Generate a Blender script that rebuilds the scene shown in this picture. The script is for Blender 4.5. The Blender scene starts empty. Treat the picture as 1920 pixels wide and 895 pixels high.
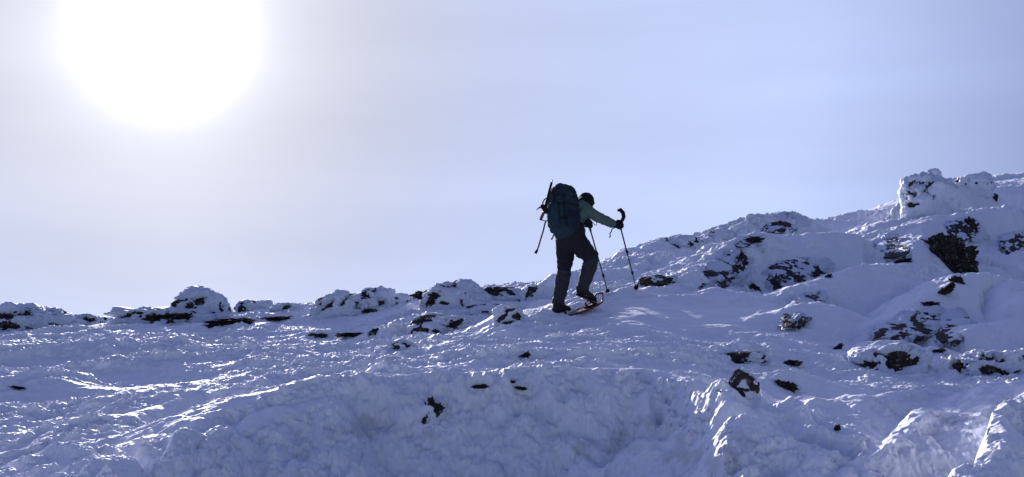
import bpy, math, random
import numpy as np
from mathutils import Vector, Matrix
random.seed(7)
NAZ, NR = 1500, 1500
RND = np.random.RandomState(11)
sc = bpy.context.scene
COL = sc.collection
PI = math.pi

# ------------------------------------------------------------------ helpers
def tag(o, label=None, cat=None, group=None, kind=None):
    if label: o['label'] = label
    if cat: o['category'] = cat
    if group: o['group'] = group
    if kind: o['kind'] = kind
    return o

def mesh_obj(name, verts, faces, mat=None, parent=None, smooth=True):
    me = bpy.data.meshes.new(name)
    verts = np.asarray(verts, dtype=np.float32)
    if isinstance(faces, np.ndarray):
        n, k = faces.shape
        me.vertices.add(len(verts)); me.vertices.foreach_set('co', verts.ravel())
        me.loops.add(n * k); me.loops.foreach_set('vertex_index', faces.astype(np.int32).ravel())
        me.polygons.add(n)
        me.polygons.foreach_set('loop_start', np.arange(0, n * k, k, dtype=np.int32))
        me.update(calc_edges=True)
    else:
        me.from_pydata([tuple(map(float, v)) for v in verts], [], [tuple(f) for f in faces])
        me.update()
    me.polygons.foreach_set('use_smooth', np.full(len(me.polygons), smooth, dtype=bool))
    if mat: me.materials.append(mat)
    o = bpy.data.objects.new(name, me); COL.objects.link(o)
    if parent: o.parent = parent
    return o

# ------------------------------------------------------------------ noise
_perm = RND.permutation(256).astype(np.int32)
_perm = np.concatenate([_perm, _perm, _perm])
_g2a = RND.rand(256) * 2 * PI
_g2 = np.stack([np.cos(_g2a), np.sin(_g2a)], 1).astype(np.float32)
_g3 = RND.normal(size=(256, 3)); _g3 = (_g3 / np.linalg.norm(_g3, axis=1)[:, None]).astype(np.float32)

def pn2(x, y):
    xi = np.floor(x).astype(np.int32); yi = np.floor(y).astype(np.int32)
    xf = (x - xi).astype(np.float32); yf = (y - yi).astype(np.float32)
    u = xf * xf * xf * (xf * (xf * 6 - 15) + 10); v = yf * yf * yf * (yf * (yf * 6 - 15) + 10)
    xi &= 255; yi &= 255
    def g(ix, iy, fx, fy):
        h = _perm[_perm[ix] + iy]
        gg = _g2[h]
        return gg[..., 0] * fx + gg[..., 1] * fy
    a = g(xi, yi, xf, yf); b = g(xi + 1, yi, xf - 1, yf)
    c = g(xi, yi + 1, xf, yf - 1); d = g(xi + 1, yi + 1, xf - 1, yf - 1)
    return ((a + u * (b - a)) * (1 - v) + (c + u * (d - c)) * v) * 1.5

def pn3(p):
    x, y, z = p[..., 0], p[..., 1], p[..., 2]
    xi = np.floor(x).astype(np.int32); yi = np.floor(y).astype(np.int32); zi = np.floor(z).astype(np.int32)
    f = [(x - xi).astype(np.float32), (y - yi).astype(np.float32), (z - zi).astype(np.float32)]
    w = [t * t * t * (t * (t * 6 - 15) + 10) for t in f]
    xi &= 255; yi &= 255; zi &= 255
    r = 0
    for dx in (0, 1):
        for dy in (0, 1):
            for dz in (0, 1):
                h = _perm[_perm[_perm[xi + dx] + yi + dy] + zi + dz]
                gg = _g3[h]
                dot = gg[..., 0] * (f[0] - dx) + gg[..., 1] * (f[1] - dy) + gg[..., 2] * (f[2] - dz)
                wt = (w[0] if dx else 1 - w[0]) * (w[1] if dy else 1 - w[1]) * (w[2] if dz else 1 - w[2])
                r = r + dot * wt
    return r * 1.5

def fbm2(x, y, o=3, l=2.1, g=.5):
    r = 0; a = 1.
    for i in range(o):
        r = r + a * pn2(x + 17.3 * i, y - 9.1 * i); x = x * l; y = y * l; a *= g
    return r
def rid2(x, y, o=2, l=2.1, g=.5):
    r = 0; a = 1.
    for i in range(o):
        r = r + a * (1 - 2 * np.abs(pn2(x + 31.7 * i, y + 5.3 * i))); x = x * l; y = y * l; a *= g
    return r
def bil2(x, y, o=2, l=2.1, g=.5):
    r = 0; a = 1.
    for i in range(o):
        r = r + a * (2 * np.abs(pn2(x - 11.7 * i, y + 3.3 * i)) - .5); x = x * l; y = y * l; a *= g
    return r
def fbm3(p, o=3, l=2.1, g=.5):
    r = 0; a = 1.
    for i in range(o):
        r = r + a * pn3(p + 13.7 * i); p = p * l; a *= g
    return r
def bil3(p, o=3, l=2.1, g=.5):
    r = 0; a = 1.
    for i in range(o):
        r = r + a * (2 * np.abs(pn3(p + 7.9 * i)) - .5); p = p * l; a *= g
    return r
def sstep(a, b, x):
    t = np.clip((x - a) / (b - a), 0, 1); return t * t * (3 - 2 * t)

# ------------------------------------------------------------------ camera
CAMZ = 1.6; PITCH = math.radians(9.0); F = 2300.0
def ray(px, py):
    dx = (px - 960) / F; dz = (447.5 - py) / F
    return np.array([dx, math.cos(PITCH) - dz * math.sin(PITCH), math.sin(PITCH) + dz * math.cos(PITCH)])
def P(px, py, Y):
    r = ray(px, py); t = Y / r[1]
    return np.array([r[0] * t, Y, CAMZ + r[2] * t])
cam = bpy.data.cameras.new('camera'); cam.sensor_width = 36; cam.lens = 36 * F / 1920
cam.clip_start = .05; cam.clip_end = 8000
co = bpy.data.objects.new('camera', cam); COL.objects.link(co)
co.location = (0, 0, CAMZ); co.rotation_euler = (PI / 2 + PITCH, 0, 0)
sc.camera = co

# ------------------------------------------------------------------ materials
def newmat(name):
    m = bpy.data.materials.new(name); m.use_nodes = True
    nt = m.node_tree; b = nt.nodes['Principled BSDF']
    return m, nt, b
def N(nt, t, **kw):
    n = nt.nodes.new(t)
    for k, v in kw.items():
        if k in n.inputs: n.inputs[k].default_value = v
        else: setattr(n, k, v)
    return n
def ramp(nt, fac, stops):
    r = nt.nodes.new('ShaderNodeValToRGB'); e = r.color_ramp.elements
    while len(e) > 1: e.remove(e[-1])
    e[0].position = stops[0][0]; e[0].color = stops[0][1]
    for p, c in stops[1:]:
        k = e.new(p); k.color = c
    if len(stops) > 6: r.color_ramp.interpolation = 'B_SPLINE'
    nt.links.new(fac, r.inputs[0]); return r.outputs[0]
def noise(nt, scale, detail=4, rough=.6, coord=None):
    n = N(nt, 'ShaderNodeTexNoise', Scale=scale, Detail=detail, Roughness=rough)
    if coord is not None: nt.links.new(coord, n.inputs['Vector'])
    return n.outputs['Fac']
def objcoord(nt):
    return nt.nodes.new('ShaderNodeNewGeometry').outputs['Position']

def snow_material(name, stain=False, base=(.80, .82, .885), bump=.35, ice=True):
    m, nt, b = newmat(name)
    c = objcoord(nt)
    n1 = noise(nt, 1.3, 5, .6, c)
    col = ramp(nt, n1, [(.35, (base[0] * .93, base[1] * .94, base[2] * .97, 1)), (.65, (*base, 1))])
    if stain:
        at = N(nt, 'ShaderNodeAttribute', attribute_name='old_ice'); mx = N(nt, 'ShaderNodeMixRGB')
        nt.links.new(at.outputs['Fac'], mx.inputs[0]); nt.links.new(col, mx.inputs[1]); mx.inputs[2].default_value = (.36, .34, .33, 1); col = mx.outputs[0]
    nt.links.new(col, b.inputs['Base Color'])
    b.inputs['Roughness'].default_value = .65
    b.inputs['Specular IOR Level'].default_value = .2
    n2 = noise(nt, 55, 6, .75, c)
    bp = N(nt, 'ShaderNodeBump', Strength=bump, Distance=.012)
    nt.links.new(n2, bp.inputs['Height']); 
    n3 = noise(nt, 260, 2, .6, c)
    bp2 = N(nt, 'ShaderNodeBump', Strength=.35, Distance=.002)
    nt.links.new(n3, bp2.inputs['Height']); nt.links.new(bp.outputs[0], bp2.inputs['Normal'])
    nt.links.new(bp2.outputs[0], b.inputs['Normal'])
    return m
def rock_material(name, frost=.5):
    m, nt, b = newmat(name)
    c = objcoord(nt)
    n1 = noise(nt, 9, 8, .7, c)
    col = ramp(nt, n1, [(.3, (.012, .011, .011, 1)), (.5, (.030, .025, .023, 1)), (.7, (.080, .058, .040, 1))])
    fr = noise(nt, 14, 8, .75, c)
    fm = ramp(nt, fr, [(.57, (0, 0, 0, 1)), (.63, (1, 1, 1, 1))])
    mx = N(nt, 'ShaderNodeMixRGB'); nt.links.new(fm, mx.inputs[0]); nt.links.new(col, mx.inputs[1])
    mx.inputs[2].default_value = (.55 * frost, .57 * frost, .66 * frost, 1)
    nt.links.new(mx.outputs[0], b.inputs['Base Color'])
    b.inputs['Roughness'].default_value = .85; b.inputs['Specular IOR Level'].default_value = .2
    bp = N(nt, 'ShaderNodeBump', Strength=.9, Distance=.03)
    nt.links.new(n1, bp.inputs['Height']); nt.links.new(bp.outputs[0], b.inputs['Normal'])
    return m
SNOW = snow_material('wind_packed_snow', True)
RIME = snow_material('rime_ice', base=(.63, .68, .80), bump=.8)
ROCK = rock_material('dark_volcanic_rock')

# ------------------------------------------------------------------ light
SUNPX = (306, 54)
sd = ray(*SUNPX); sd = sd / np.linalg.norm(sd)
SUN_EL = math.asin(sd[2]); SUN_AZ = math.atan2(sd[0], sd[1])   # azimuth from +Y towards +X
sl = bpy.data.lights.new('sun', 'SUN'); sl.energy = 5.0; sl.angle = math.radians(.53); sl.color = (1, .95, .92)
so = bpy.data.objects.new('sun', sl); COL.objects.link(so); so.location = (-20, 60, 40)
so.rotation_euler = Vector(sd).to_track_quat('Z', 'Y').to_euler()

w = bpy.data.worlds.new('World'); sc.world = w; w.use_nodes = True
nt = w.node_tree; nt.nodes.clear()
out = nt.nodes.new('ShaderNodeOutputWorld')
sky = nt.nodes.new('ShaderNodeTexSky'); sky.sky_type = 'NISHITA'; sky.sun_disc = False
sky.sun_elevation = SUN_EL; sky.sun_rotation = SUN_AZ; sky.altitude = 2500; sky.air_density = .6; sky.dust_density = 0
bg1 = nt.nodes.new('ShaderNodeBackground'); bg1.inputs[1].default_value = SKYS = .05
nt.links.new(sky.outputs[0], bg1.inputs[0])
# thin high cloud veil that the sun glows through: depends on the angle to the sun, the height and soft streaks
tc = nt.nodes.new('ShaderNodeTexCoord')
def M(op, a=None, b=None, c=None):
    n = nt.nodes.new('ShaderNodeMath'); n.operation = op
    for i, v in enumerate((a, b, c)):
        if v is None: continue
        if isinstance(v, (int, float)): n.inputs[i].default_value = v
        else: nt.links.new(v, n.inputs[i])
    return n.outputs[0]
def VM(op, a, b):
    n = nt.nodes.new('ShaderNodeVectorMath'); n.operation = op
    nt.links.new(a, n.inputs[0])
    if isinstance(b, tuple): n.inputs[1].default_value = b
    else: nt.links.new(b, n.inputs[1])
    return n
dirn = nt.nodes.new('ShaderNodeVectorMath'); dirn.operation = 'NORMALIZE'; nt.links.new(tc.outputs['Generated'], dirn.inputs[0])
D = dirn.outputs[0]
dot = VM('DOT_PRODUCT', D, tuple(float(v) for v in sd)).outputs['Value']
ang = M('MULTIPLY', M('ARCCOSINE', M('MINIMUM', dot, .999999)), 180 / PI)     # degrees from the sun
sep = nt.nodes.new('ShaderNodeSeparateXYZ'); nt.links.new(D, sep.inputs[0])
st = VM('MULTIPLY', D, (1.2, 1.2, 9.0)).outputs[0]
n1 = N(nt, 'ShaderNodeTexNoise', Scale=1.6, Detail=5, Roughness=.5); nt.links.new(st, n1.inputs['Vector'])
n2 = N(nt, 'ShaderNodeTexNoise', Scale=3.0, Detail=4, Roughness=.5, Distortion=.6); nt.links.new(D, n2.inputs['Vector'])
veil = M('ADD', M('MULTIPLY', n1.outputs['Fac'], .36), M('MULTIPLY', n2.outputs['Fac'], .22))   # about .19
veil = M('ADD', M('ADD', veil, .72), M('MULTIPLY', M('MAXIMUM', M('SUBTRACT', .32, sep.outputs[2]), 0.), .38))
def gauss(s, k):   # k * exp(-(ang/s)^2)
    q = M('DIVIDE', ang, s); return M('MULTIPLY', M('EXPONENT', M('MULTIPLY', M('MULTIPLY', q, q), -1.)), k)
fade = N(nt, 'ShaderNodeMapRange', interpolation_type='SMOOTHSTEP')
nt.links.new(ang, fade.inputs['Value']); fade.inputs['From Min'].default_value = 72; fade.inputs['From Max'].default_value = 135
fade.inputs['To Min'].default_value = 1; fade.inputs['To Max'].default_value = VEILBACK = .28
colr = ramp(nt, M('DIVIDE', ang, 60.), [(0, (.43, .43, .49, 1)), (.117, (.405, .41, .465, 1)), (.18, (.365, .378, .465, 1)), (.27, (.335, .375, .53, 1)), (.42, (.34, .395, .585, 1)), (.52, (.325, .385, .59, 1)), (.66, (.18, .215, .36, 1)), (.85, (.14, .165, .40, 1)), (1, (.17, .198, .50, 1))])
bgv = nt.nodes.new('ShaderNodeBackground'); nt.links.new(colr, bgv.inputs[0]); nt.links.new(M('MULTIPLY', veil, fade.outputs[0]), bgv.inputs[1])
bgg = nt.nodes.new('ShaderNodeBackground'); bgg.inputs[0].default_value = (1, .98, 1, 1)
nt.links.new(M('ADD', M('ADD', gauss(1.95, 5.0), gauss(4.3, .30)), gauss(9.0, .03)), bgg.inputs[1])
cov = N(nt, 'ShaderNodeMapRange', interpolation_type='SMOOTHSTEP')
nt.links.new(ang, cov.inputs['Value']); cov.inputs['From Min'].default_value = 30; cov.inputs['From Max'].default_value = 100
cov.inputs['To Min'].default_value = .90; cov.inputs['To Max'].default_value = .30
ad = nt.nodes.new('ShaderNodeMixShader'); ad2 = nt.nodes.new('ShaderNodeAddShader')
nt.links.new(cov.outputs[0], ad.inputs[0]); nt.links.new(bg1.outputs[0], ad.inputs[1]); nt.links.new(bgv.outputs[0], ad.inputs[2])
nt.links.new(ad.outputs[0], ad2.inputs[0]); nt.links.new(bgg.outputs[0], ad2.inputs[1])
nt.links.new(ad2.outputs[0], out.inputs[0])
vs = sc.view_settings; vs.view_transform = 'Standard'; vs.look = 'None'; vs.exposure = .8; vs.gamma = 1; vs.use_curve_mapping = False

# ------------------------------------------------------------------ terrain
base_pts = [
 (-300,660,18),(-300,760,12.5),(-300,870,9),(0,640,18),(0,720,13.4),(0,800,10.5),(0,880,8.6),(200,625,18.5),(200,700,14),(200,790,10.5),
 (400,612,19),(400,680,14.5),(400,755,11),(600,585,20),(600,640,17),(600,700,12),(750,570,20.5),
 (800,620,17),(800,660,14),(800,700,10.4),(1000,612,16.4),(1000,650,13),(1000,690,10.4),(1050,592,15.6),(1110,572,15.7),
 (1170,552,16),(1250,565,16),(1200,600,14.4),(1200,650,12),(1200,690,10.2),(1000,565,18.5),
 (1350,610,15.5),(1350,650,13.5),(1350,705,11.2),(1500,655,15),(1500,700,12.5),(1500,760,10),(1600,690,14.6),(1650,720,12),
 (1800,690,15.5),(1800,720,12),(1920,690,16),(1920,712,12),(2200,640,16),(2200,720,11),
 (1250,534,18.5),(1300,525,22),(1500,530,21),(1500,600,17.5),(1650,605,18),(1650,540,21.5),(1640,440,27),(1560,450,26),
 (1850,605,18),(1850,535,21),(1850,445,26),(1800,350,32),(1920,345,34),(1700,370,32),(2200,340,34),(2200,450,26),(2200,580,18)]
def far_out(px, Y):     # the mounds on the right stand well apart in depth, so that the low sun gets between them
    return Y + .35 * max(0., Y - 15.3) * float(sstep(1150, 1300, px))
bp3 = np.array([P(px, py, far_out(px, Y)) for px, py, Y in base_pts])
extra = []
for x in (-9, -6, -3, 0, 3, 6, 9):
    for y, z in ((4.6, -.35), (1.5, -.15), (-3, -.1)):
        extra.append((x * (1 if y > 4 else .8), y, z + .02 * x))
    extra.append((x * .9, 6.6, .35))
for x, y, z in ((-14, 8, .1), (-14, 20, 2.9), (-14, 30, 2.7), (-6, 30, 3.3), (0, 30, 4.2), (5, 32, 5.3), (-14, 45, 1.5), (0, 48, 3.0), (12, 45, 7.5), (25, 40, 9.6), (25, 20, 5.0), (22, 8, 1.7), (-8, -8, -1.4), (8, -8, -.6), (30, 60, 8.5), (-25, 60, -3), (5, 65, 2)):
    extra.append((x, y, z))
ctrl = np.vstack([bp3, np.array(extra, float)])
def tps(r2): return np.where(r2 > 1e-12, r2 * np.log(np.maximum(r2, 1e-12)) * .5, 0)
_c = ctrl[:, :2]
_K = tps(((_c[:, None] - _c[None]) ** 2).sum(-1)) + np.eye(len(_c)) * .02
_P = np.hstack([np.ones((len(_c), 1)), _c]); _A = np.block([[_K, _P], [_P.T, np.zeros((3, 3))]])
_w = np.linalg.solve(_A, np.concatenate([ctrl[:, 2], np.zeros(3)]))
# evaluated on a coarse regular grid, then looked up bilinearly
GX0, GX1, GY0, GY1, GS = -40., 45., -20., 75., .25
gx = np.arange(GX0, GX1 + GS, GS); gy = np.arange(GY0, GY1 + GS, GS)
_gx, _gy = np.meshgrid(gx, gy); G = np.zeros_like(_gx)
G += _w[-3] + _w[-2] * _gx + _w[-1] * _gy
for i in range(len(_c)):
    G += _w[i] * tps((_gx - _c[i, 0]) ** 2 + (_gy - _c[i, 1]) ** 2)
def base_h(x, y):
    r = np.sqrt(x * x + y * y)
    k = np.minimum(1, 44 / np.maximum(r, 1e-6))
    xx = x * k; yy = y * k
    fx = np.clip((xx - GX0) / GS, 0, len(gx) - 1.001); fy = np.clip((yy - GY0) / GS, 0, len(gy) - 1.001)
    ix = fx.astype(int); iy = fy.astype(int); fx = fx - ix; fy = fy - iy
    fx = fx; fy = fy
    h = (G[iy, ix] * (1 - fx) + G[iy, ix + 1] * fx) * (1 - fy) + (G[iy + 1, ix] * (1 - fx) + G[iy + 1, ix + 1] * fx) * fy
    return h - np.maximum(r - 44, 0) * .22 * (1 + 0 * r)

# ridges: crest polyline (px, py, Y), slope on the near side, slope on the far side, rounding, blend
SKYL = [(-260,647,18.6),(0,643,18.8),(140,627,19.2),(205,617,19.5),(235,607,20),(310,595,20.4),(430,594,20.6),(500,592,20.8),(590,584,21),(640,581,21.2),(730,576,22),(790,571,22),(900,564,21.5),(985,549,21),(1035,539,20.6),(1080,534,20.6),(1140,511,20.6),(1190,490,21)]
ridges = [
 (SKYL, .25, .45, .10, .10),
 # far shoulder on the right skyline
 ([(1500,432,27),(1545,421,28),(1600,406,29),(1672,384,31),(1760,362,33)], .3, .5, .2, .1),
 ([(1790,335,33),(1850,334,34),(1880,328,34),(1930,325,34),(2100,322,34)], .5, .6, .3, .1),
 ([(1790,362,30),(1860,352,30),(1930,349,30),(2100,349,30)], .6, .4, .15, .08),
 ([(1678,396,26.6),(1698,366,26.8),(1722,346,27),(1748,338,27.1),(1775,343,27.2),(1800,350,27.4),(1850,354,28)], 1.5, 1.2, .25, .15),
 # hump A, back crest making the skyline, and its left part
 ([(1188,492,20.6),(1215,464,21),(1250,447,21.3),(1305,443,21.5)], .9, .9, .10, .10),
 ([(1300,470,21),(1340,434,21.8),(1400,410,22),(1450,402,22),(1490,401,22),(1520,411,22),(1560,432,22),(1600,452,22)], 1.0, .9, .30, .10),
 # hump A front crest: the long sunlit edge running down to the pole
 ([(1165,556,15.9),(1215,545,16.2),(1262,535,16.6),(1290,518,17.2),(1320,492,18),(1345,472,18.6),(1375,450,19),(1410,442,19.3),(1470,440,19.6),(1560,440,20),(1610,447,20.3),(1640,470,20.2),(1660,490,20)], .95, .55, .14, .06),
 ([(1262,548,16.3),(1288,536,16.7),(1312,512,17.4),(1336,490,18.1),(1352,474,18.5),(1370,462,18.8)], 1.0, .15, .04, .03),
 ([(1120,560,15.5),(1165,553,15.9),(1230,546,16.2),(1275,540,16.4)], .5, .12, .05, .04),
 ([(1196,506,19.4),(1225,482,19.9),(1262,468,20.3),(1300,466,20.6)], .8, .12, .05, .03),
 ([(1285,476,20.4),(1320,452,20.9),(1362,428,21.3),(1400,420,21.6)], .9, .12, .05, .03),
 ([(1596,458,21.3),(1640,438,21.9),(1690,424,22.4),(1745,416,22.8)], .45, .12, .04, .03),
 ([(1606,470,20.9),(1645,452,21.3),(1685,440,21.8),(1712,434,22)], .45, .12, .04, .03),
 ([(1560,408,27.2),(1620,396,28),(1680,388,28.6)], .35, .1, .04, .03),
 ([(1230,560,15.6),(1300,552,15.9),(1335,540,16.2)], .3, .1, .05, .04),
 # mound B
 ([(1355,612,14.8),(1395,592,15.2),(1420,573,15.6),(1450,557,16),(1500,533,16.5),(1560,511,17),(1620,500,17.4),(1680,495,17.8),(1740,500,18)], .80, .55, .18, .05),
 ([(1375,606,14.6),(1440,588,15),(1500,570,15.3),(1540,566,15.5)], .5, .3, .08, .05),
 # small lip left of B
 ([(1270,615,14.6),(1310,603,14.8),(1342,588,15.1)], .9, .5, .06, .04),
 ([(1420,648,13.6),(1470,628,13.9),(1505,616,14.1)], .8, .5, .06, .05),
 # mound C
 ([(1560,662,13.8),(1600,640,14.3),(1650,610,14.9),(1700,575,15.6),(1750,543,16.2),(1795,522,16.6),(1850,519,16.8),(1885,532,16.6),(1910,560,16)], .75, .7, .22, .06),
 # mound D in front of C
 ([(1575,688,12.8),(1610,660,13.2),(1650,641,13.5),(1700,642,13.6),(1740,655,13.5),(1780,680,13)], .9, .5, .14, .05),
 # drift E on the right, rimed lump under it
 ([(1780,655,14.0),(1800,628,14.3),(1820,613,14.6),(1880,606,14.8),(2100,600,15)], .6, .25, .12, .05),
 ([(1770,675,12.8),(1830,664,13),(1900,662,13.1),(2050,660,13.2)], .8, .3, .08, .05),
 ([(1860,548,17.2),(1900,556,17),(2000,560,17)], .35, .2, .08, .04),
 # upper right mound F with the dark rock, and its nose
 ([(1590,446,22.2),(1620,430,23),(1660,415,23.6),(1720,402,24),(1790,392,24.4),(1870,386,24.8),(1960,384,25),(2100,384,25)], .55, .5, .25, .08),
 ([(1700,492,19.6),(1712,470,20.2),(1727,440,20.8),(1733,418,21.4),(1752,408,21.9),(1830,398,22.4),(1930,392,22.8),(2100,392,22.8)], 1.2, .6, .10, .05),
 # foreground bank H
 ([(60,962,5.9),(140,897,6.5),(200,864,6.9),(260,830,7.2),(340,804,7.5),(430,781,7.8),(500,758,8),(560,739,8.1),(640,725,8.2),(750,717,8.3),(900,712,8.3),(1050,707,8.3),(1200,710,8.2),(1290,722,7.9),(1350,737,7.6),(1385,762,7.2),(1400,802,6.8),(1410,862,6.4),(1412,942,5.9)], 1.5, .22, .13, .04),
 ([(175,907,6.4),(250,864,6.8),(330,834,7.1),(400,820,7.25),(450,806,7.4),(540,776,7.7),(600,764,7.8)], 1.25, .12, .07, .04),
 # left sastrugi lips
 ([(-80,706,12.8),(60,703,12.8),(150,712,12.6),(230,735,12.2)], .55, .02, .10, .05),
 ([(-80,655,15.5),(120,648,15.8),(330,652,15.6)], .40, .0, .10, .05),
 ([(420,668,14.6),(560,655,15.2),(680,650,15.4)], .35, .0, .10, .05),
 ([(820,672,12.6),(960,662,13.0),(1080,640,13.4),(1180,636,13.4)], .35, .02, .10, .05),
 ([(275,780,9.0),(320,758,9.2),(375,738,9.4),(430,736,9.4),(465,750,9.2)], .8, .3, .10, .04),
 ([(-60,870,7.9),(40,852,8.1),(100,838,8.2),(150,834,8.2),(178,840,8.0)], .8, .2, .06, .04),
 ([(60,832,8.8),(120,808,9.0),(175,790,9.2)], .7, .2, .06, .04),
 ([(-40,795,10),(60,790,10.1),(180,762,10.3),(300,748,10.5)], .5, .02, .05, .04),
 # right foreground G
 ([(1530,930,6.0),(1548,850,6.6),(1580,800,7.0),(1618,752,7.5),(1680,745,7.7),(1760,738,7.9),(1850,732,8.1),(1960,728,8.2),(2200,728,8.2)], .85, .15, .10, .05),
 ([(1580,930,5.8),(1640,868,6.2),(1680,812,6.7),(1722,768,7.1),(1760,772,7.1),(1800,785,7.0)], .9, 1.2, .06, .05),
 ([(1790,940,5.3),(1825,885,5.6),(1870,822,6.0),(1925,755,6.5),(2000,700,7.0),(2200,680,7.2)], 1.1, 2.4, .05, .05),
 ([(1830,815,6.7),(1838,785,6.9),(1870,752,7.2),(1930,728,7.5),(2050,715,7.7)], .9, .25, .06, .05),
 # lumps between bank and mounds
 ([(1380,742,10.2),(1410,728,10.5),(1450,708,10.8),(1490,704,10.9),(1540,716,10.8)], .6, .4, .10, .05),
 ([(1385,785,9.2),(1430,764,9.5),(1480,756,9.6),(1540,768,9.4)], .5, .35, .10, .05),
]
_rid = []
for pts, sn, sf, rnd, bl in ridges:
    _rid.append((np.array([P(px, py, far_out(px, Y)) for px, py, Y in pts]), sn, sf, rnd, bl))

def ridge_h(x, y, R, sn, sf, rnd, shelf=.45):
    best = np.full(x.shape, 1e9); bz = np.zeros(x.shape); bs = np.ones(x.shape)
    for i in range(len(R) - 1):
        a, b = R[i], R[i + 1]
        dx, dy = b[0] - a[0], b[1] - a[1]; L = dx * dx + dy * dy
        t = np.clip(((x - a[0]) * dx + (y - a[1]) * dy) / L, 0, 1)
        qx = x - (a[0] + t * dx); qy = y - (a[1] + t * dy)
        d2 = qx * qx + qy * qy
        m = d2 < best
        best = np.where(m, d2, best); bz = np.where(m, a[2] + t * (b[2] - a[2]), bz)
        # polylines run left to right, so the near side is where the cross product is negative
        cr = dx * qy - dy * qx
        s = .5 + .5 * np.clip(cr / np.sqrt(L * np.maximum(d2, 1e-9)), -1, 1)
        bs = np.where(m, s, bs)
    d = np.sqrt(best)
    # near side falls steadily; the far side starts as a gentle sunlit shelf and then drops
    fn = sn * (np.sqrt(d * d + rnd * rnd) - rnd)
    sh = (shelf if sf < 1.15 else .06) * (1 + .5 * pn2(x * 1.1 + 3, y * 1.1))
    ff = min(.15, sf) * np.minimum(d, sh) + np.maximum(d - sh, 0) * sf + np.maximum(d - sh - .8, 0) * .45
    return bz - (fn * (1 - bs) + ff * bs)

# smooth places (drifts, bank face): (px, py, Y, rx, ry, amount)
smooths = [(P(s[0], s[1], far_out(s[0], s[2])), s[3], s[4], s[5]) for s in [
 (1250,600,14.6,1.1,1.3,.85),(1420,600,15.2,1.2,1.2,.8),(1600,540,16.5,1.6,1.2,.6),(1620,640,14.2,1.0,1.0,.8),(1850,590,15.5,1.5,1.5,.85),
 (1860,630,14.3,1.4,.6,.85),(950,625,15.8,.8,1.2,.6),(1720,600,15.2,.9,.8,.5),(1560,450,20,2.2,1.5,.45),(1850,450,21,2.5,2.5,.45),(1450,480,18.8,2,1.2,.4),
 (900,760,7.4,4.0,.95,.9),(600,800,7.05,2.5,.8,.9),(1200,780,7.2,1.6,1.0,.85),(1760,850,6.4,1.0,.6,.8),(60,745,12,1.2,.6,.4),(350,855,6.8,1.1,.6,.85),(520,830,7.0,1.2,.6,.8),(380,760,9.0,.9,.25,.7),(1500,740,10.4,1.0,1.2,.4),(1850,350,30,6,3,.4)]]
def macro_h(x, y):
    shp = np.shape(x); x = np.atleast_1d(np.asarray(x, float)).ravel(); y = np.atleast_1d(np.asarray(y, float)).ravel()
    # the outlines wander a little so that no crest is a ruled line
    wx = .10 * pn2(x * 1.3 + 3, y * 1.3) + .035 * pn2(x * 4.1, y * 4.1 + 9); wy = .12 * pn2(x * 1.1 - 7, y * 1.1 + 4) + .04 * pn2(x * 3.7 + 5, y * 3.7)
    h = base_h(x, y)
    x0, y0 = x + wx, y + wy + .10 * pn2(x * 2.2 + 30, y * .6) * (y < 9)
    for R, sn, sf, rnd, bl in _rid:
        pad = 3.5 if sf > .2 else 6
        m = (x0 > R[:, 0].min() - pad) & (x0 < R[:, 0].max() + pad) & (y0 > R[:, 1].min() - pad) & (y0 < R[:, 1].max() + pad)
        if not m.any(): continue
        r = ridge_h(x0[m], y0[m], R, sn, sf, rnd); hh = h[m]
        k = bl * 1.5; d = np.abs(hh - r)
        h[m] = np.maximum(hh, r) + np.maximum(k - d, 0) ** 2 / (4 * k)
    return h.reshape(shp) if shp else float(h[0])
def rough_mask(x, y):
    m = np.ones(np.shape(x))
    for c, rx, ry, a in smooths:
        m = m * (1 - a * np.exp(-(((x - c[0]) / rx) ** 2 + ((y - c[1]) / ry) ** 2) ** 1.5))
    return m
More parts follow.
